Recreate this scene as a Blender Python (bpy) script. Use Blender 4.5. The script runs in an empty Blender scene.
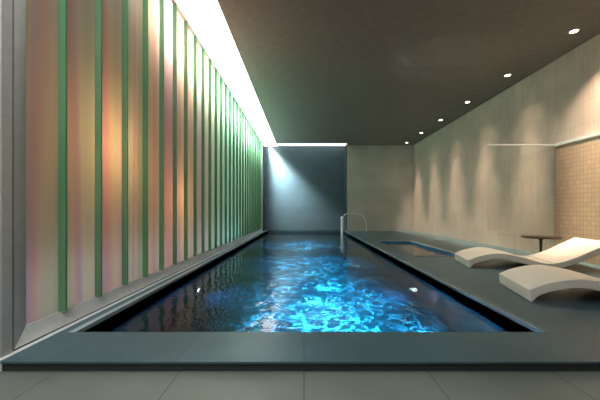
import bpy, bmesh, math, random
from mathutils import Vector
S = 0.9            # one unit below = the camera's height over the pool deck, in metres
scn = bpy.context.scene
COL = scn.collection
PI = math.pi
random.seed(4)

# ------------------------------------------------------------------ objects
def tag(o, label=None, cat=None, group=None, kind=None):
    if label: o['label'] = label
    if cat: o['category'] = cat
    if group: o['group'] = group
    if kind: o['kind'] = kind
    return o

def empty(name, loc, rz=0.0):
    o = bpy.data.objects.new(name, None); COL.objects.link(o)
    o.empty_display_size = 0.1
    o.location = Vector(loc) * S; o.rotation_euler = (0, 0, rz)
    return o

def link(name, bm, mat, parent=None, smooth=False, bevel=0.0, seg=2):
    if len(bm.faces) > 1: bmesh.ops.recalc_face_normals(bm, faces=bm.faces[:])
    for v in bm.verts: v.co *= S
    me = bpy.data.meshes.new(name); bm.to_mesh(me); bm.free()
    if smooth:
        for p in me.polygons: p.use_smooth = True
        try: me.set_sharp_from_angle(angle=math.radians(38))
        except Exception: pass
    o = bpy.data.objects.new(name, me); COL.objects.link(o)
    if mat: me.materials.append(mat)
    if parent: o.parent = parent
    if bevel:
        b = o.modifiers.new('edge', 'BEVEL'); b.width = bevel * S; b.segments = seg
        b.limit_method = 'ANGLE'; b.angle_limit = math.radians(40)
    return o

def box(bm, x0, x1, y0, y1, z0, z1):
    vs = [bm.verts.new(p) for p in ((x0,y0,z0),(x1,y0,z0),(x1,y1,z0),(x0,y1,z0),
                                    (x0,y0,z1),(x1,y0,z1),(x1,y1,z1),(x0,y1,z1))]
    for f in ((0,3,2,1),(4,5,6,7),(0,1,5,4),(1,2,6,5),(2,3,7,6),(3,0,4,7)):
        bm.faces.new([vs[i] for i in f])

def boxes(*bs):
    bm = bmesh.new()
    for b in bs: box(bm, *b)
    return bm

def lathe(bm, prof, n=32, c=(0,0,0)):
    rings = []
    for r, z in prof:
        if r < 1e-6: rings.append([bm.verts.new((c[0], c[1], c[2]+z))])
        else: rings.append([bm.verts.new((c[0]+r*math.cos(2*PI*k/n), c[1]+r*math.sin(2*PI*k/n), c[2]+z)) for k in range(n)])
    for a, b in zip(rings, rings[1:]):
        for k in range(n):
            k2 = (k+1) % n
            if len(a) == 1 and len(b) == 1: continue
            if len(a) == 1: bm.faces.new((a[0], b[k], b[k2]))
            elif len(b) == 1: bm.faces.new((a[k], b[0], a[k2]))
            else: bm.faces.new((a[k], b[k], b[k2], a[k2]))
    return bm

def tube(bm, pts, r, n=12):
    pts = [Vector(p) for p in pts]; rings = []
    up = Vector((0, 1, 0))
    for i, p in enumerate(pts):
        t = (pts[min(i+1, len(pts)-1)] - pts[max(i-1, 0)]).normalized()
        a = up - t*up.dot(t)
        if a.length < 1e-4: a = Vector((1,0,0)) - t*t.x
        a.normalize(); b = t.cross(a)
        rings.append([bm.verts.new(p + (a*math.cos(2*PI*k/n) + b*math.sin(2*PI*k/n))*r) for k in range(n)])
    for q, s in zip(rings, rings[1:]):
        for k in range(n): bm.faces.new((q[k], q[(k+1)%n], s[(k+1)%n], s[k]))
    bm.faces.new(rings[0]); bm.faces.new(rings[-1])
    return bm

def spline(pts, n=8):
    P = [Vector(p) for p in pts]; out = []
    P = [2*P[0]-P[1]] + P + [2*P[-1]-P[-2]]
    for i in range(1, len(P)-2):
        for k in range(n):
            t = k/n
            out.append(0.5*((2*P[i]) + (P[i+1]-P[i-1])*t + (2*P[i-1]-5*P[i]+4*P[i+1]-P[i+2])*t*t
                            + (3*P[i]-P[i-1]-3*P[i+1]+P[i+2])*t**3))
    out.append(P[-2]); return out

# ------------------------------------------------------------------ materials
def new_mat(name):
    m = bpy.data.materials.new(name); m.use_nodes = True
    nt = m.node_tree; nt.nodes.clear()
    out = nt.nodes.new('ShaderNodeOutputMaterial')
    return m, nt, out

def N(nt, typ, **kw):
    n = nt.nodes.new(typ)
    for k, v in kw.items():
        if k.startswith('i_'):
            key = k[2:]
            n.inputs[int(key) if key.isdigit() else key.replace('_', ' ')].default_value = v
        else: setattr(n, k, v)
    return n

def rgb(*c): return (c[0], c[1], c[2], 1.0)

def ramp(nt, stops, interp='LINEAR'):
    r = nt.nodes.new('ShaderNodeValToRGB'); e = r.color_ramp.elements
    r.color_ramp.interpolation = interp
    while len(e) < len(stops): e.new(0.5)
    for el, (p, c) in zip(e, stops): el.position = p; el.color = c
    return r

def mapped(nt, scale, loc=(0,0,0), rot=(0,0,0)):
    tc = N(nt, 'ShaderNodeTexCoord'); mp = N(nt, 'ShaderNodeMapping')
    mp.inputs['Scale'].default_value = scale; mp.inputs['Location'].default_value = loc
    mp.inputs['Rotation'].default_value = rot
    nt.links.new(tc.outputs['Object'], mp.inputs['Vector']); return mp.outputs['Vector']

def simple(name, col, rough=0.5, metal=0.0, vary=0.08, scale=6.0, bump=0.0, spec=0.5):
    m, nt, out = new_mat(name)
    b = N(nt, 'ShaderNodeBsdfPrincipled')
    b.inputs['Roughness'].default_value = rough; b.inputs['Metallic'].default_value = metal
    b.inputs['Specular IOR Level'].default_value = spec
    v = mapped(nt, (scale,)*3)
    no = N(nt, 'ShaderNodeTexNoise'); no.inputs['Detail'].default_value = 5
    nt.links.new(v, no.inputs['Vector'])
    lo = [max(0, c*(1-vary)) for c in col]; hi = [min(1, c*(1+vary)) for c in col]
    r = ramp(nt, [(0.3, rgb(*lo)), (0.7, rgb(*hi))])
    nt.links.new(no.outputs['Fac'], r.inputs['Fac']); nt.links.new(r.outputs['Color'], b.inputs['Base Color'])
    if bump:
        bp = N(nt, 'ShaderNodeBump'); bp.inputs['Strength'].default_value = bump; bp.inputs['Distance'].default_value = 0.01
        nt.links.new(no.outputs['Fac'], bp.inputs['Height']); nt.links.new(bp.outputs['Normal'], b.inputs['Normal'])
    nt.links.new(b.outputs['BSDF'], out.inputs['Surface']); return m

def tiled(name, col, joint, w, h, plane, mortar=0.004, rough=0.35, vary=0.1, offset=0.0, shift=(0,0), bump=0.3, spec=0.5, noise=2.0):
    """rectangular tiles: plane 'xy', 'yz' or 'xz'; w, h in metres"""
    m, nt, out = new_mat(name)
    b = N(nt, 'ShaderNodeBsdfPrincipled'); b.inputs['Roughness'].default_value = rough
    b.inputs['Specular IOR Level'].default_value = spec
    tc = N(nt, 'ShaderNodeTexCoord'); sp = N(nt, 'ShaderNodeSeparateXYZ'); cb = N(nt, 'ShaderNodeCombineXYZ')
    nt.links.new(tc.outputs['Object'], sp.inputs[0])
    nt.links.new(sp.outputs['XYZ'.index(plane[0].upper())], cb.inputs[0])
    nt.links.new(sp.outputs['XYZ'.index(plane[1].upper())], cb.inputs[1])
    mp = N(nt, 'ShaderNodeMapping'); mp.inputs['Location'].default_value = (shift[0], shift[1], 0)
    nt.links.new(cb.outputs[0], mp.inputs['Vector'])
    br = N(nt, 'ShaderNodeTexBrick'); br.offset = offset; br.offset_frequency = 2; br.squash = 1.0
    br.inputs['Scale'].default_value = 1.0; br.inputs['Mortar Size'].default_value = mortar
    br.inputs['Mortar Smooth'].default_value = 0.1; br.inputs['Bias'].default_value = 0
    br.inputs['Brick Width'].default_value = w; br.inputs['Row Height'].default_value = h
    br.inputs['Color1'].default_value = rgb(*[c*(1-vary) for c in col])
    br.inputs['Color2'].default_value = rgb(*[c*(1+vary) for c in col])
    br.inputs['Mortar'].default_value = rgb(*joint)
    nt.links.new(mp.outputs['Vector'], br.inputs['Vector'])
    no = N(nt, 'ShaderNodeTexNoise'); no.inputs['Scale'].default_value = noise; no.inputs['Detail'].default_value = 6
    nt.links.new(tc.outputs['Object'], no.inputs['Vector'])
    r = ramp(nt, [(0.3, rgb(0.86,0.86,0.86)), (0.7, rgb(1.1,1.1,1.1))])
    nt.links.new(no.outputs['Fac'], r.inputs['Fac'])
    mx = N(nt, 'ShaderNodeMix', data_type='RGBA', blend_type='MULTIPLY'); mx.inputs['Factor'].default_value = 1
    nt.links.new(br.outputs['Color'], mx.inputs['A']); nt.links.new(r.outputs['Color'], mx.inputs['B'])
    nt.links.new(mx.outputs['Result'], b.inputs['Base Color'])
    bp = N(nt, 'ShaderNodeBump'); bp.inputs['Strength'].default_value = bump; bp.inputs['Distance'].default_value = 0.004
    bp.invert = True
    nt.links.new(br.outputs['Fac'], bp.inputs['Height']); nt.links.new(bp.outputs['Normal'], b.inputs['Normal'])
    nt.links.new(b.outputs['BSDF'], out.inputs['Surface']); return m

def emitter(name, col, strength):
    m, nt, out = new_mat(name)
    e = N(nt, 'ShaderNodeEmission'); e.inputs['Color'].default_value = rgb(*col); e.inputs['Strength'].default_value = strength
    nt.links.new(e.outputs[0], out.inputs['Surface']); return m

def plank_glass():
    """frosted channel glass with a dichroic film: vertical colour bands in the film itself"""
    m, nt, out = new_mat('dichroic_channel_glass')
    v = mapped(nt, (0, 1, 0.02))
    n1 = N(nt, 'ShaderNodeTexNoise'); n1.inputs['Scale'].default_value = 2.4; n1.inputs['Detail'].default_value = 1.5
    n1.inputs['Roughness'].default_value = 0.6
    nt.links.new(v, n1.inputs['Vector'])
    film = ramp(nt, [(0.28, rgb(.40,.46,.32)), (0.38, rgb(.52,.49,.34)), (0.45, rgb(.62,.52,.37)), (0.50, rgb(.62,.42,.34)),
                     (0.55, rgb(.54,.42,.42)), (0.60, rgb(.62,.54,.38)), (0.66, rgb(.50,.50,.36)), (0.74, rgb(.40,.50,.42))])
    nt.links.new(n1.outputs['Fac'], film.inputs['Fac'])
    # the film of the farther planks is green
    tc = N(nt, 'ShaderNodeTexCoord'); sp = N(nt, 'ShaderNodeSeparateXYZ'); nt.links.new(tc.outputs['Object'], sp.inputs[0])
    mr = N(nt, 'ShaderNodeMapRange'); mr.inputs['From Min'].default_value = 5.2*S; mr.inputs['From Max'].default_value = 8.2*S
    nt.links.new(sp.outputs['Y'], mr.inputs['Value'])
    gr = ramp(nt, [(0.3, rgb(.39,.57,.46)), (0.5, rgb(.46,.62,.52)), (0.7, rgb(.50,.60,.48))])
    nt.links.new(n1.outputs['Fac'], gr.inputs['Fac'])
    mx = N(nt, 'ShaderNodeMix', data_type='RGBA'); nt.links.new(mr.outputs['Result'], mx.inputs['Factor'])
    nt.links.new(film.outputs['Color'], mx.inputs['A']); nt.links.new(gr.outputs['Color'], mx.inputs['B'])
    tr = N(nt, 'ShaderNodeBsdfTranslucent'); df = N(nt, 'ShaderNodeBsdfDiffuse'); gl = N(nt, 'ShaderNodeBsdfGlossy')
    gl.inputs['Roughness'].default_value = 0.25
    nt.links.new(mx.outputs['Result'], tr.inputs['Color'])
    lt = N(nt, 'ShaderNodeMix', data_type='RGBA'); lt.inputs['Factor'].default_value = 0.75
    nt.links.new(mx.outputs['Result'], lt.inputs['A']); lt.inputs['B'].default_value = rgb(.8,.8,.8)
    nt.links.new(lt.outputs['Result'], df.inputs['Color'])
    a = N(nt, 'ShaderNodeMixShader'); a.inputs[0].default_value = 0.25
    nt.links.new(tr.outputs[0], a.inputs[1]); nt.links.new(df.outputs[0], a.inputs[2])
    b = N(nt, 'ShaderNodeMixShader'); b.inputs[0].default_value = 0.05
    nt.links.new(a.outputs[0], b.inputs[1]); nt.links.new(gl.outputs[0], b.inputs[2])
    nt.links.new(b.outputs[0], out.inputs['Surface']); return m

def flange_glass():
    m, nt, out = new_mat('green_glass_edge')
    v = mapped(nt, (1, 3, 0.6))
    n1 = N(nt, 'ShaderNodeTexNoise'); n1.inputs['Scale'].default_value = 1.5
    nt.links.new(v, n1.inputs['Vector'])
    r = ramp(nt, [(0.35, rgb(.19,.44,.26)), (0.65, rgb(.29,.52,.32))])
    nt.links.new(n1.outputs['Fac'], r.inputs['Fac'])
    tr = N(nt, 'ShaderNodeBsdfTranslucent'); df = N(nt, 'ShaderNodeBsdfDiffuse')
    nt.links.new(r.outputs['Color'], tr.inputs['Color']); nt.links.new(r.outputs['Color'], df.inputs['Color'])
    a = N(nt, 'ShaderNodeMixShader'); a.inputs[0].default_value = 0.5
    nt.links.new(tr.outputs[0], a.inputs[1]); nt.links.new(df.outputs[0], a.inputs[2])
    nt.links.new(a.outputs[0], out.inputs['Surface']); return m

def water(name, col, sx, sy, strength):
    m, nt, out = new_mat(name)
    b = N(nt, 'ShaderNodeBsdfPrincipled')
    b.inputs['Base Color'].default_value = rgb(*col); b.inputs['Roughness'].default_value = 0.0
    b.inputs['IOR'].default_value = 1.33; b.inputs['Transmission Weight'].default_value = 1.0
    b.inputs['Specular Tint'].default_value = rgb(.5,.88,1.0)
    v = mapped(nt, (sx, sy, 1))
    n1 = N(nt, 'ShaderNodeTexNoise'); n1.inputs['Scale'].default_value = 1.0; n1.inputs['Detail'].default_value = 3
    n1.inputs['Distortion'].default_value = 0.6
    nt.links.new(v, n1.inputs['Vector'])
    bp = N(nt, 'ShaderNodeBump'); bp.inputs['Strength'].default_value = strength; bp.inputs['Distance'].default_value = 0.05
    nt.links.new(n1.outputs['Fac'], bp.inputs['Height']); nt.links.new(bp.outputs['Normal'], b.inputs['Normal'])
    nt.links.new(b.outputs['BSDF'], out.inputs['Surface']); return m

def clear_glass():
    m, nt, out = new_mat('clear_screen_glass')
    b = N(nt, 'ShaderNodeBsdfPrincipled'); b.inputs['Base Color'].default_value = rgb(.93,.96,.95)
    b.inputs['Roughness'].default_value = 0.0; b.inputs['IOR'].default_value = 1.5; b.inputs['Transmission Weight'].default_value = 1.0
    t = N(nt, 'ShaderNodeBsdfTransparent'); t.inputs['Color'].default_value = rgb(.95,.97,.96)
    gl = N(nt, 'ShaderNodeBsdfGlossy'); gl.inputs['Roughness'].default_value = 0.02
    fr = N(nt, 'ShaderNodeFresnel'); fr.inputs['IOR'].default_value = 1.5
    mx = N(nt, 'ShaderNodeMixShader')
    nt.links.new(fr.outputs[0], mx.inputs[0]); nt.links.new(t.outputs[0], mx.inputs[1]); nt.links.new(gl.outputs[0], mx.inputs[2])
    nt.links.new(mx.outputs[0], out.inputs['Surface']); return m

M = {}
M['floor'] = tiled('grey_floor_tile', (.16,.188,.172), (.05,.058,.055), .825*S, .9*S, 'xy', .003, .42, .05, shift=(0, -1.99*S+.9*S*3))
M['deck'] = tiled('teal_grey_deck_stone', (.06,.115,.14), (.035,.06,.07), .85*S, 8*S, 'xy', .003, .38, .05, shift=(0, 2*S))
M['coping'] = simple('pale_coping_stone', (.34,.42,.44), .28, vary=.1, scale=5)
M['coping_grey'] = simple('grey_coping_stone', (.17,.23,.25), .25, vary=.1, scale=5)
M['plaster'] = simple('taupe_ceiling_plaster', (.25,.228,.208), .6, vary=.10, scale=1.6, bump=.05)
M['wall_tile'] = tiled('beige_wall_tile', (.60,.495,.43), (.44,.36,.31), .10*S, .45*S, 'yz', .003, .30, .05, noise=1.2)
M['mosaic'] = tiled('beige_mosaic', (.60,.47,.33), (.40,.30,.20), .078*S, .09*S, 'yz', .0035, .35, .07, noise=1.2)
M['stone'] = tiled('taupe_stone_panel', (.50,.465,.44), (.40,.37,.35), 1.6*S, 1.1*S, 'xz', .003, .45, .04, noise=1.2)
M['slate'] = tiled('blue_grey_slate', (.045,.09,.115), (.03,.06,.075), .9*S, .30*S, 'xz', .004, .40, .12, offset=.5, noise=1.5)
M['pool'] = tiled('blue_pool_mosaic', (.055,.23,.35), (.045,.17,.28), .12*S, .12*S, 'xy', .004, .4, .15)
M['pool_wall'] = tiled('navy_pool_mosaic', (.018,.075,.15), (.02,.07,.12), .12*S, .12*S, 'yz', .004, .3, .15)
M['spa_wall'] = tiled('blue_spa_mosaic', (.03,.20,.46), (.03,.14,.30), .10*S, .10*S, 'yz', .004, .3, .15)
M['frame'] = simple('grey_aluminium', (.50,.505,.49), .42, .15, .05, 3)
M['frame_dark'] = simple('dark_gasket', (.06,.06,.058), .6)
M['sill'] = simple('pale_grey_sill', (.72,.76,.78), .4, .1, .05, 3)
M['plank'] = plank_glass(); M['flange'] = flange_glass()
M['water'] = water('pool_water', (.62,.90,1.0), 5.0, 4.2, .20)
M['spa_water'] = water('spa_water', (.8,.95,1.0), 4, 3, .25)
M['sky'] = emitter('skylight_bright_glass', (1.0,.97,.95), 4.3)
M['sky_far'] = emitter('skylight_far_glass', (.95,1.0,1.0), 1.3)
M['white'] = simple('white_paint', (.75,.75,.74), .6)
M['glass'] = clear_glass()
M['rail'] = simple('brushed_steel', (.82,.84,.85), .38, .7, .04)
M['lamp'] = emitter('downlight_lens', (1.0,.93,.82), 14)
M['trimring'] = simple('downlight_ring', (.62,.60,.57), .4, .3)
M['poollens'] = emitter('pool_light_lens', (.85,.97,1.0), 9)
M['lounger'] = simple('white_moulded_lounger', (.78,.75,.68), .38, vary=.03, scale=3)
M['lounger_edge'] = M['lounger']
M['table'] = simple('dark_brown_lacquer', (.035,.022,.016), .35, vary=.1)
M['riser_shade'] = simple('riser_shade', (.03,.04,.04), .5)  # near-black colour holds the shade under the step edge
M['grate'] = simple('grate_grey', (.10,.14,.14), .45, vary=.1)

# ------------------------------------------------------------------ setting
ZC = 4.30           # ceiling height
XW = 5.50           # right wall
YB = 15.1           # back wall
XG = -2.10          # glass plane
PX0, PX1, PY0, PY1 = -1.89, 1.98, 2.48, 15.70     # pool
SX0, SX1, SY0, SY1 = 2.46, 3.52, 6.70, 9.90       # spa
DF = 1.99                                         # front edge of the deck
YR = -4.0                                         # wall behind the camera
def struct(name, bm, m, parent=None, **k):
    o = link(name, bm, m, parent, **k)
    if parent is None: o['kind'] = 'structure'
    return o

struct('floor', boxes((-2.35, XW+.1, YR, PY0-.11, -.30, -.07)), M['floor'])
# deck: slab round the pool with a cut-out for the spa
bm = boxes((-2.015, XW+.05, DF, PY0, -.014, 0.0),
           (-2.015, PX0, PY0, PY1, -.3, 0.0),
           (PX1, SX0, PY0, PY1, -.3, 0.0),
           (SX0, XW+.05, PY0, SY0, -.3, 0.0),
           (SX0, SX1, SY1, PY1, -.3, 0.0),
           (SX1, XW+.05, SY0, PY1, -.3, 0.0))
deck = struct('pool_deck', bm, M['deck'])
link('riser', boxes((-2.015, XW+.05, DF+.012, PY0, -.0695, -.014)), M['riser_shade'], deck)['label'] = 'recessed riser under the front step, its shade put into the dark colour'
o = link('coping', boxes((PX1-.012, PX1+.03, PY0-.02, PY1-.02, -.03, .006)), M['coping_grey'], deck); o['label'] = 'grey coping strip along the pool edge'
o = link('coping', boxes((PX0-.045, PX0+.008, PY0-.02, PY1-.02, -.03, .006)), M['coping'], deck); o['label'] = 'pale coping strip below the glass wall'
o = link('coping', boxes((SX1, SX1+.10, SY0-.1, SY1+.12, -.02, .006), (SX0-.02, SX1, SY1, SY1+.12, -.02, .006)), M['coping'], deck); o['label'] = 'pale coping strip round the spa'
# pool shell
PD = -1.55
bm = boxes((PX0-.2, PX1+.2, PY0-.2, PY1+.2, PD-.1, PD))
basin = struct('pool_basin', bm, M['pool'])
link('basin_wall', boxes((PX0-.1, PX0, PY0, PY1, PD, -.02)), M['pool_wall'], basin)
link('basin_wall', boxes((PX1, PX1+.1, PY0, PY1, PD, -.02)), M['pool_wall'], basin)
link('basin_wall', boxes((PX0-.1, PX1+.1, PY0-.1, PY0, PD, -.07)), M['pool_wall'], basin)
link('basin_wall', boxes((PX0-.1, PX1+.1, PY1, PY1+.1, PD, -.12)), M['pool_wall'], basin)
SD = -.75
spa = struct('spa_basin', boxes((SX0-.1, SX1+.1, SY0-.1, SY1+.1, SD-.1, SD)), M['pool'])
link('basin_wall', boxes((SX0-.05, SX0+.02, SY0, SY1, SD, -.005)), M['spa_wall'], spa)
link('basin_wall', boxes((SX1-.02, SX1+.05, SY0, SY1, SD, -.005)), M['spa_wall'], spa)
link('basin_wall', boxes((SX0, SX1, SY0-.05, SY0+.02, SD, -.005)), M['spa_wall'], spa)
link('basin_wall', boxes((SX0, SX1, SY1-.02, SY1+.05, SD, -.005)), M['spa_wall'], spa)

def sheet(x0, x1, y0, y1, z):
    bm = bmesh.new()
    bm.faces.new([bm.verts.new(p) for p in ((x0,y0,z),(x1,y0,z),(x1,y1,z),(x0,y1,z))]); return bm
w = link('pool_water', sheet(PX0, PX1, PY0, PY1, -.107), M['water'])
tag(w, 'rippling blue water filling the long indoor pool', 'water', kind='stuff')
w = link('spa_water', sheet(SX0+.02, SX1-.02, SY0+.02, SY1-.02, -.05), M['spa_water'])
tag(w, 'still water in the small spa set into the deck', 'water', kind='stuff')

# ceiling with an L-shaped rooflight slot along the glass and over the far end
CX, CYE = -1.36, 14.62
struct('ceiling', boxes((CX, XW+.1, YR, CYE, ZC, ZC+.3), (2.16, XW+.1, CYE, YB+.7, ZC, ZC+.3)), M['plaster'])
sky = empty('window_2', (0, 0, 0)); sky['kind'] = 'structure'
link('rooflight_pane', boxes((-2.25, CX, YR, PY1+.1, ZC+.10, ZC+.14)), M['sky'], sky)
link('rooflight_pane', boxes((CX, 2.16, CYE, PY1+.1, ZC+.10, ZC+.14)), M['sky_far'], sky)
struct('wall_right', boxes((XW, XW+.3, YR, YB+.7, -.3, ZC+.3)), M['wall_tile'])
cl_y1 = 6.50
clad = struct('trim_1', boxes((XW-.05, XW, YR, cl_y1, 0.0, 2.40)), M['mosaic'])
link('ledge', boxes((XW-.07, XW, YR, cl_y1, 2.40, 2.46)), M['sill'], clad)['label'] = 'pale ledge along the top of the mosaic cladding'
struct('wall_back', boxes((2.16, XW+.1, YB, YB+.7, -.3, ZC)), M['stone'])
struct('wall_alcove', boxes((-2.4, 2.16, PY1-.002, PY1+.3, -.12, ZC+.14)), M['slate'])
struct('wall_front', boxes((-2.6, XW+.3, YR-.2, YR, -.3, ZC+.3)), M['stone'])
struct('wall_left', boxes((-2.35, -2.05, YR, 2.02, -.3, ZC+.14)), M['frame'])

# channel-glass wall
gw = empty('window_1', (0, 0, 0)); gw['kind'] = 'structure'
GZ0, GZ1 = .14, ZC+.02
Y0, STEP, NP = 2.575, .447, 27
def prism(bm, A, B):
    va = [bm.verts.new(p) for p in A]; vb = [bm.verts.new(p) for p in B]; n = len(va)
    bm.faces.new(va); bm.faces.new(vb)
    for k in range(n): bm.faces.new((va[k], va[(k+1)%n], vb[(k+1)%n], vb[k]))
    return bm
bm = bmesh.new(); TOP = ZC+.1     # splayed near jamb, mitred onto the splayed sill
prism(bm, [(-2.16,2.25,GZ0), (-2.085,2.25,GZ0), (-2.052,2.125,.02), (-2.16,2.125,.02)],
          [(-2.16,2.25,TOP), (-2.085,2.25,TOP), (-2.052,2.125,TOP), (-2.16,2.125,TOP)])
box(bm, -2.16, -2.04, 14.72, 14.86, .02, TOP)
link('window_frame', bm, M['frame'], gw)
link('outer_trim', boxes((-2.16, -2.045, 2.022, 2.108, -.069, TOP)), M['frame'], gw, bevel=.006)
link('gasket', boxes((-2.15, -2.062, 2.108, 2.125, .008, TOP)), M['frame_dark'], gw)['label'] = 'dark joint in the grey frame'
link('window_sill', prism(bmesh.new(), [(-2.16,2.125,.02), (-2.052,2.125,.02), (-2.085,2.25,GZ0), (-2.16,2.25,GZ0)],
     [(-2.16,14.72,.02), (-2.052,14.72,.02), (-2.085,14.72,GZ0), (-2.16,14.72,GZ0)]), M['sill'], gw)
link('gasket', boxes((-2.15, -2.060, 2.125, 14.72, .006, .02)), M['frame_dark'], gw)['label'] = 'dark joint under the sill'
link('sill_trim', boxes((-2.15, -2.015, 2.0, 14.72, -.069, .006)), M['sill'], gw)['label'] = 'pale trim strip at the foot of the glass wall'
link('head_rail', boxes((-2.16, -2.04, 2.27, 14.72, GZ1, GZ1+.03)), M['frame'], gw)
edges = [2.25] + [Y0 + STEP*k for k in range(NP)] + [14.72]
for a, b in zip(edges, edges[1:]):
    if b - a < .05: continue
    link('glass_plank', boxes((XG-.012, XG, a, b, GZ0, GZ1)), M['plank'], gw)
for y in edges[1:-1]:
    link('glass_flange', boxes((XG, XG+.060, y-.010, y+.010, GZ0, GZ1)), M['flange'], gw)['label'] = 'green glass rib between planks'
struct('wall_alcove_return', boxes((2.115, 2.16, YB+.01, PY1, -.3, ZC)), M['slate'])
# gable end of the alcove beyond the glass wall
struct('wall_alcove_side', boxes((-2.4, -2.08, 14.86, PY1+.1, -.3, ZC+.1)), M['slate'])

# ------------------------------------------------------------------ glass screen
gs = empty('glass_screen', (4.7, 6.50, 0))
tag(gs, 'frameless clear glass screen standing against the beige tiled wall behind the table', 'glass screen')
link('glass_pane', boxes((3.98-4.7, XW-4.7-.005, 0, .012, .01, 2.42)), M['glass'], gs)
link('top_rail', boxes((3.98-4.7, XW-4.7-.005, -.01, .022, 2.42, 2.445)), M['sill'], gs)
link('floor_channel', boxes((3.98-4.7, XW-4.7-.005, -.012, .024, 0, .02)), M['rail'], gs)
link('wall_channel', boxes((XW-4.7-.03, XW-4.7, -.012, .024, .02, 2.42)), M['sill'], gs)

# ------------------------------------------------------------------ sun loungers
PROF = [(0,.135),(.2,.225),(.5,.277),(.85,.215),(1.14,.135),(1.36,.145),(1.62,.245),(1.86,.375),(2.10,.505)]
TH = .100
def slab(s0, s1, width):
    pts = spline([(s, 0, z) for s, z in PROF], 10)
    pts = [p for p in pts if s0-1e-6 <= p.x <= s1+1e-6]
    bm = bmesh.new(); rows = []
    for i, p in enumerate(pts):
        t = (pts[min(i+1,len(pts)-1)] - pts[max(i-1,0)]).normalized(); n = Vector((-t.z, 0, t.x))
        q = p - n*TH
        if p.x < .02: q = Vector((p.x + .01, 0, 0.0))
        q.z = max(q.z, 0.0)
        rows.append([bm.verts.new((p.x, 0, p.z)), bm.verts.new((p.x, width, p.z)),
                     bm.verts.new((q.x, width, q.z)), bm.verts.new((q.x, 0, q.z))])
    for a, b in zip(rows, rows[1:]):
        for k in range(4): bm.faces.new((a[k], a[(k+1)%4], b[(k+1)%4], b[k]))
    bm.faces.new(rows[0]); bm.faces.new(rows[-1])
    return bm
LW = .90
def make_lounger():
    root = empty('sun_lounger', (0,0,0))
    link('lounge_body', slab(0, 1.30, LW), M['lounger'], root, smooth=True, bevel=.012, seg=3)
    link('backrest', slab(1.312, 2.2, LW), M['lounger'], root, smooth=True, bevel=.012, seg=3)
    return root
def copy_tree(o, parent=None):
    c = o.copy(); COL.objects.link(c)
    if parent: c.parent = parent
    for ch in o.children[:]: copy_tree(ch, c)
    return c
l1 = make_lounger()
l1.location = Vector((2.48, 3.30, 0))*S; l1.rotation_euler.z = math.radians(-14.5)
l2 = copy_tree(l1)
l2.location = Vector((2.88, 5.26, 0))*S; l2.rotation_euler.z = math.radians(-12.5)
tag(l1, 'white wave-shaped sun lounger nearest the front step, its backrest out of view', 'sun lounger', 'white loungers on the pool deck')
tag(l2, 'white wave-shaped sun lounger with raised backrest, next to the dark round table', 'sun lounger', 'white loungers on the pool deck')

# ------------------------------------------------------------------ side table
tb = empty('side_table', (4.84, 6.13, 0))
tag(tb, 'small round dark brown side table on a single stem beside the far lounger', 'table')
link('tabletop', lathe(bmesh.new(), [(0,.445),(.30,.445),(.335,.452),(.335,.470),(.325,.475),(0,.475)], 40), M['table'], tb, smooth=True)
link('stem', lathe(bmesh.new(), [(0,.02),(.026,.02),(.024,.25),(.028,.40),(.07,.446),(0,.446)], 20), M['table'], tb, smooth=True)
link('base', lathe(bmesh.new(), [(0,0),(.17,0),(.17,.012),(.15,.02),(0,.025)], 32), M['table'], tb, smooth=True)

# ------------------------------------------------------------------ handrail at the pool's far corner
hr = empty('pool_handrail', (1.875, 14.7, 0))
tag(hr, 'stout chrome post with a thin arched handrail at the far corner of the pool', 'handrail')
link('post', lathe(bmesh.new(), [(0,-.8),(.075,-.8),(.075,.64),(0,.64)], 24), M['rail'], hr, smooth=True)
link('post_cap', lathe(bmesh.new(), [(0,.64),(.085,.64),(.09,.68),(.06,.72),(0,.735)], 24), M['rail'], hr, smooth=True)
link('rail', tube(bmesh.new(), spline([(.05,0,.70),(.12,0,.82),(.30,0,.88),(.70,0,.86),(1.0,0,.74),(1.15,0,.5),(1.18,0,.2),(1.18,0,.01)], 8), .022), M['rail'], hr, smooth=True)
link('flange', lathe(bmesh.new(), [(0,0),(.05,0),(.05,.012),(.02,.02),(0,.02)], 20, (1.18,0,0)), M['rail'], hr, smooth=True)

# ------------------------------------------------------------------ spa grate
gt = link('drain_grate', boxes(*[(SX0-.02+.055*k, SX0+.018+.055*k, SY0-.16, SY0-.03, .0, .012) for k in range(20)],
                               (SX0-.02, SX0+1.08, SY0-.165, SY0-.15, 0, .010), (SX0-.02, SX0+1.08, SY0-.04, SY0-.025, 0, .010)), M['grate'])
tag(gt, 'narrow grey drain grate in the deck along the front edge of the spa', 'grate')

# ------------------------------------------------------------------ lamps
def lamp(name, kind, loc, energy, col, parent=None, target=None, **kw):
    d = bpy.data.lights.new(name, kind); d.energy = energy; d.color = col
    for k, v in kw.items(): setattr(d, k, v)
    o = bpy.data.objects.new(name, d); COL.objects.link(o); o.location = Vector(loc)*S
    if target is not None:
        o.rotation_euler = (Vector(target) - Vector(loc)).to_track_quat('-Z', 'Y').to_euler()
    if parent: o.parent = parent
    return o

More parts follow.
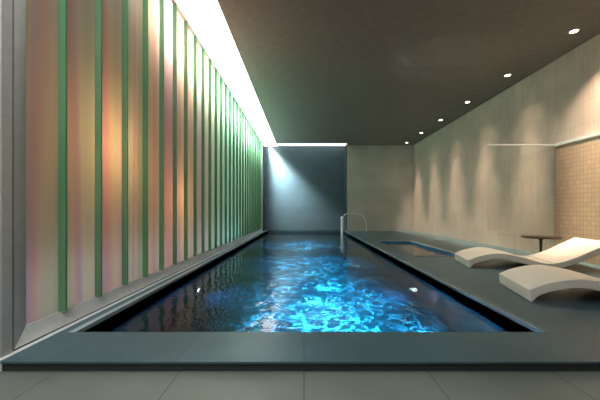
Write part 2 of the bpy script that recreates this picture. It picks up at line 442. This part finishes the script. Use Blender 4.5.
WARM = (1.0, .76, .54)
names = ['largest and highest of the row', 'next after the largest one', 'second after the largest one', 'third from the back wall', 'second from the back wall', 'closest to the back wall']
ys = [5.5 + 1.79*k for k in range(6)]
for i, y in enumerate(ys, 1):
    d = empty('downlight', (4.95, y, ZC))
    lab = 'recessed ceiling downlight along the tiled wall, %s' % names[i-1]
    tag(d, lab, 'downlight', 'downlights along the right wall')
    link('trim_ring', lathe(bmesh.new(), [(.058,.0),(.085,.0),(.085,-.008),(.075,-.014),(.06,-.010),(.058,0)], 28), M['trimring'], d, smooth=True)
    link('lens', lathe(bmesh.new(), [(0,-.006),(.058,-.006),(.058,-.002),(0,-.002)], 28), M['lamp'], d)
    # wide flood under every lens, strongest over the loungers
    if i > 0:
        lamp('lamp', 'SPOT', (0,0,-.03), (0, 430, 75, 60, 50, 30, 18)[i], WARM, d, (-.25, 0, -3.0), spot_size=math.radians(95), spot_blend=1.0, shadow_soft_size=.05)
    if i > 0:
        lm = lamp('lamp', 'SPOT', (0,0,-.03), 1.0, WARM, d, (.56, 0, -4.2), spot_size=math.radians(36), spot_blend=1.0, shadow_soft_size=.04)
        lm.data.use_nodes = True; nt = lm.data.node_tree
        fo = N(nt, 'ShaderNodeLightFalloff'); fo.inputs['Strength'].default_value = 100
        nt.links.new(fo.outputs['Constant'], nt.nodes['Emission'].inputs['Strength'])

for x, nx, lab in ((PX0, 1, 'round white underwater pool light in the pool wall below the glass'),
                   (PX1, -1, 'round white underwater pool light in the pool wall on the lounger side')):
    d = empty('pool_light', (x, 5.35, -1.22))
    tag(d, lab, 'pool light', 'underwater lights in the pool walls')
    a = link('ring', lathe(bmesh.new(), [(.05,.0),(.075,.0),(.07,.02),(.05,.02)], 24), M['rail'], d, smooth=True)
    b = link('lens', lathe(bmesh.new(), [(0,0),(.05,0),(.05,.012),(0,.016)], 24), M['poollens'], d)
    for q in (a, b): q.rotation_euler = (0, nx*PI/2, 0)
    lamp('lamp', 'SPOT', (nx*.05,0,0), 9.0, (.10,.38,1.0), d, (nx*2, 0, -.35), spot_size=math.radians(130), spot_blend=.9, shadow_soft_size=.04)

def gobo(o, scale, power, strength, col, seed=0.0):
    """pattern a lamp with a net of lines imitating ripple caustics"""
    d = o.data; d.use_nodes = True; nt = d.node_tree; nt.nodes.clear()
    out = N(nt, 'ShaderNodeOutputLight'); em = N(nt, 'ShaderNodeEmission')
    tc = N(nt, 'ShaderNodeTexCoord'); sp = N(nt, 'ShaderNodeSeparateXYZ'); nt.links.new(tc.outputs['Normal'], sp.inputs[0])
    dx = N(nt, 'ShaderNodeMath', operation='DIVIDE'); dy = N(nt, 'ShaderNodeMath', operation='DIVIDE')
    nt.links.new(sp.outputs['X'], dx.inputs[0]); nt.links.new(sp.outputs['Z'], dx.inputs[1])
    nt.links.new(sp.outputs['Y'], dy.inputs[0]); nt.links.new(sp.outputs['Z'], dy.inputs[1])
    cb = N(nt, 'ShaderNodeCombineXYZ'); nt.links.new(dx.outputs[0], cb.inputs[0]); nt.links.new(dy.outputs[0], cb.inputs[1])
    cb.inputs[2].default_value = seed
    no = N(nt, 'ShaderNodeTexNoise'); no.inputs['Scale'].default_value = scale*.6; no.inputs['Detail'].default_value = 2
    nt.links.new(cb.outputs[0], no.inputs['Vector'])
    mv = N(nt, 'ShaderNodeVectorMath', operation='SCALE'); mv.inputs['Scale'].default_value = 1.5/scale
    nt.links.new(no.outputs['Color'], mv.inputs[0])
    ad = N(nt, 'ShaderNodeVectorMath', operation='ADD'); nt.links.new(cb.outputs[0], ad.inputs[0]); nt.links.new(mv.outputs[0], ad.inputs[1])
    vo = N(nt, 'ShaderNodeTexVoronoi', feature='DISTANCE_TO_EDGE'); vo.inputs['Scale'].default_value = scale
    nt.links.new(ad.outputs[0], vo.inputs['Vector'])
    sb = N(nt, 'ShaderNodeMath', operation='SUBTRACT'); sb.use_clamp = True; sb.inputs[0].default_value = 1.0
    ml = N(nt, 'ShaderNodeMath', operation='MULTIPLY'); ml.inputs[1].default_value = 7.5
    nt.links.new(vo.outputs['Distance'], ml.inputs[0]); nt.links.new(ml.outputs[0], sb.inputs[1])
    pw = N(nt, 'ShaderNodeMath', operation='POWER'); pw.inputs[1].default_value = power; nt.links.new(sb.outputs[0], pw.inputs[0])
    n2 = N(nt, 'ShaderNodeTexNoise'); n2.inputs['Scale'].default_value = scale*.5; n2.inputs['Detail'].default_value = 3
    nt.links.new(cb.outputs[0], n2.inputs['Vector'])
    mr = N(nt, 'ShaderNodeMapRange'); mr.inputs['From Min'].default_value = .40; mr.inputs['From Max'].default_value = .68
    mr.inputs['To Min'].default_value = .10; nt.links.new(n2.outputs['Fac'], mr.inputs['Value'])
    mm = N(nt, 'ShaderNodeMath', operation='MULTIPLY'); nt.links.new(pw.outputs[0], mm.inputs[0]); nt.links.new(mr.outputs['Result'], mm.inputs[1])
    m2 = N(nt, 'ShaderNodeMath', operation='MULTIPLY_ADD'); m2.inputs[1].default_value = strength; m2.inputs[2].default_value = .024*strength
    nt.links.new(mm.outputs[0], m2.inputs[0]); nt.links.new(m2.outputs[0], em.inputs['Strength'])
    em.inputs['Color'].default_value = rgb(*col)
    nt.links.new(em.outputs[0], out.inputs['Surface'])

CY = (.13, .72, 1.0)
for gx, gy, ang, st, sd in ((.50, 4.15, 112, 58, 0.0), (.35, 5.7, 112, 36, 5.1), (.15, 8.0, 120, 28, 3.3), (.0, 11.5, 130, 26, 7.3)):  # unseen patterned spots added underwater, standing in for daylight focused by ripples
    g = lamp('added_caustic_lamp', 'SPOT', (gx, gy, -.16), 60, (1,1,1), None, (gx, gy, -2), spot_size=math.radians(ang), spot_blend=1.0, shadow_soft_size=.005)
    gobo(g, 6.2, 3.4, st, CY, sd)
g = lamp('added_glint_lamp', 'SPOT', (1.6, 6.2, -.05), 26, (1,1,1), None, (2.8, 6.6, 4.3), spot_size=math.radians(34), spot_blend=1.0, shadow_soft_size=.005)  # unseen spot added at water level to throw glints on the ceiling
gobo(g, 17, 5, 20.0, (.9,.95,1.0), 2.0)
# lamps behind the channel glass
lamp('backlight', 'AREA', (-3.6, 10.5, 2.7), 190, (1.0,.98,.97), None, (0, 10.5, 2.4), shape='RECTANGLE', size=9*S, size_y=4*S)
lamp('added_top_strip', 'AREA', (-2.50, 9.6, 3.85), 800, (1.0,.97,.97), None, (0, 9.6, 3.95), shape='RECTANGLE', size=10.6*S, size_y=.7*S)  # area lamp added outside to whiten the tops of the planks
lamp('backlight', 'POINT', (-2.62, 3.35, 1.75), 50, (1.0,.76,.52), shadow_soft_size=.25)
lamp('backlight', 'POINT', (-2.65, 5.05, 1.25), 36, (1.0,.70,.50), shadow_soft_size=.2)
lamp('backlight', 'AREA', (-2.5, 6.0, .35), 34, (.45,.6,1.0), None, (0, 6.0, .3), shape='RECTANGLE', size=8*S, size_y=.4*S)  # blue strip lamp added to tint the foot of the planks
# daylight shaft from the rooflight's corner
lamp('daylight_shaft', 'SPOT', (-1.75, 15.15, 4.35), 4300, (.76,.97,1.0), None, (.12, 15.42, 0), spot_size=math.radians(56), spot_blend=1.0, shadow_soft_size=.12)
# unseen fill lamp added overhead to brighten the near floor
lamp('added_fill_light', 'AREA', (-1.5, .2, 4.15), 120, (1.0,.97,.90), None, (-1.3, .4, 0), shape='RECTANGLE', size=1.6*S, size_y=2*S)

# haze in the air of the alcove
m, nt, out = new_mat('damp_air')
vs = N(nt, 'ShaderNodeVolumeScatter'); vs.inputs['Color'].default_value = rgb(.9,.97,1.0); vs.inputs['Density'].default_value = .13
vs.inputs['Anisotropy'].default_value = .2
nt.links.new(vs.outputs[0], out.inputs['Volume'])
hz = link('haze', boxes((-2.03, 2.10, 14.90, PY1-.012, .02, ZC-.01)), m)
tag(hz, 'pale damp haze in the air at the far end of the pool', 'haze', kind='stuff')

# ------------------------------------------------------------------ world, camera, view
wd = bpy.data.worlds.new('World'); scn.world = wd; wd.use_nodes = True
bg = wd.node_tree.nodes['Background']; bg.inputs['Color'].default_value = rgb(.55,.62,.66); bg.inputs['Strength'].default_value = .25

cam = bpy.data.cameras.new('Camera'); co = bpy.data.objects.new('Camera', cam); COL.objects.link(co)
co.location = (0, 0, 1.0*S); co.rotation_euler = (PI/2, 0, 0)
cam.sensor_width = 36; cam.lens = 18.0
cam.shift_x = -4/600; cam.shift_y = 11/600
cam.clip_start = .02
scn.camera = co
scn.view_settings.view_transform = 'Standard'; scn.view_settings.look = 'None'
scn.view_settings.gamma = 1.0; scn.view_settings.exposure = 0.0
scn.view_settings.use_curve_mapping = False
cy = scn.cycles
cy.use_denoising = True
cy.caustics_refractive = False; cy.caustics_reflective = False
cy.sample_clamp_indirect = 60.0
cy.max_bounces = 10; cy.diffuse_bounces = 4; cy.transparent_max_bounces = 12
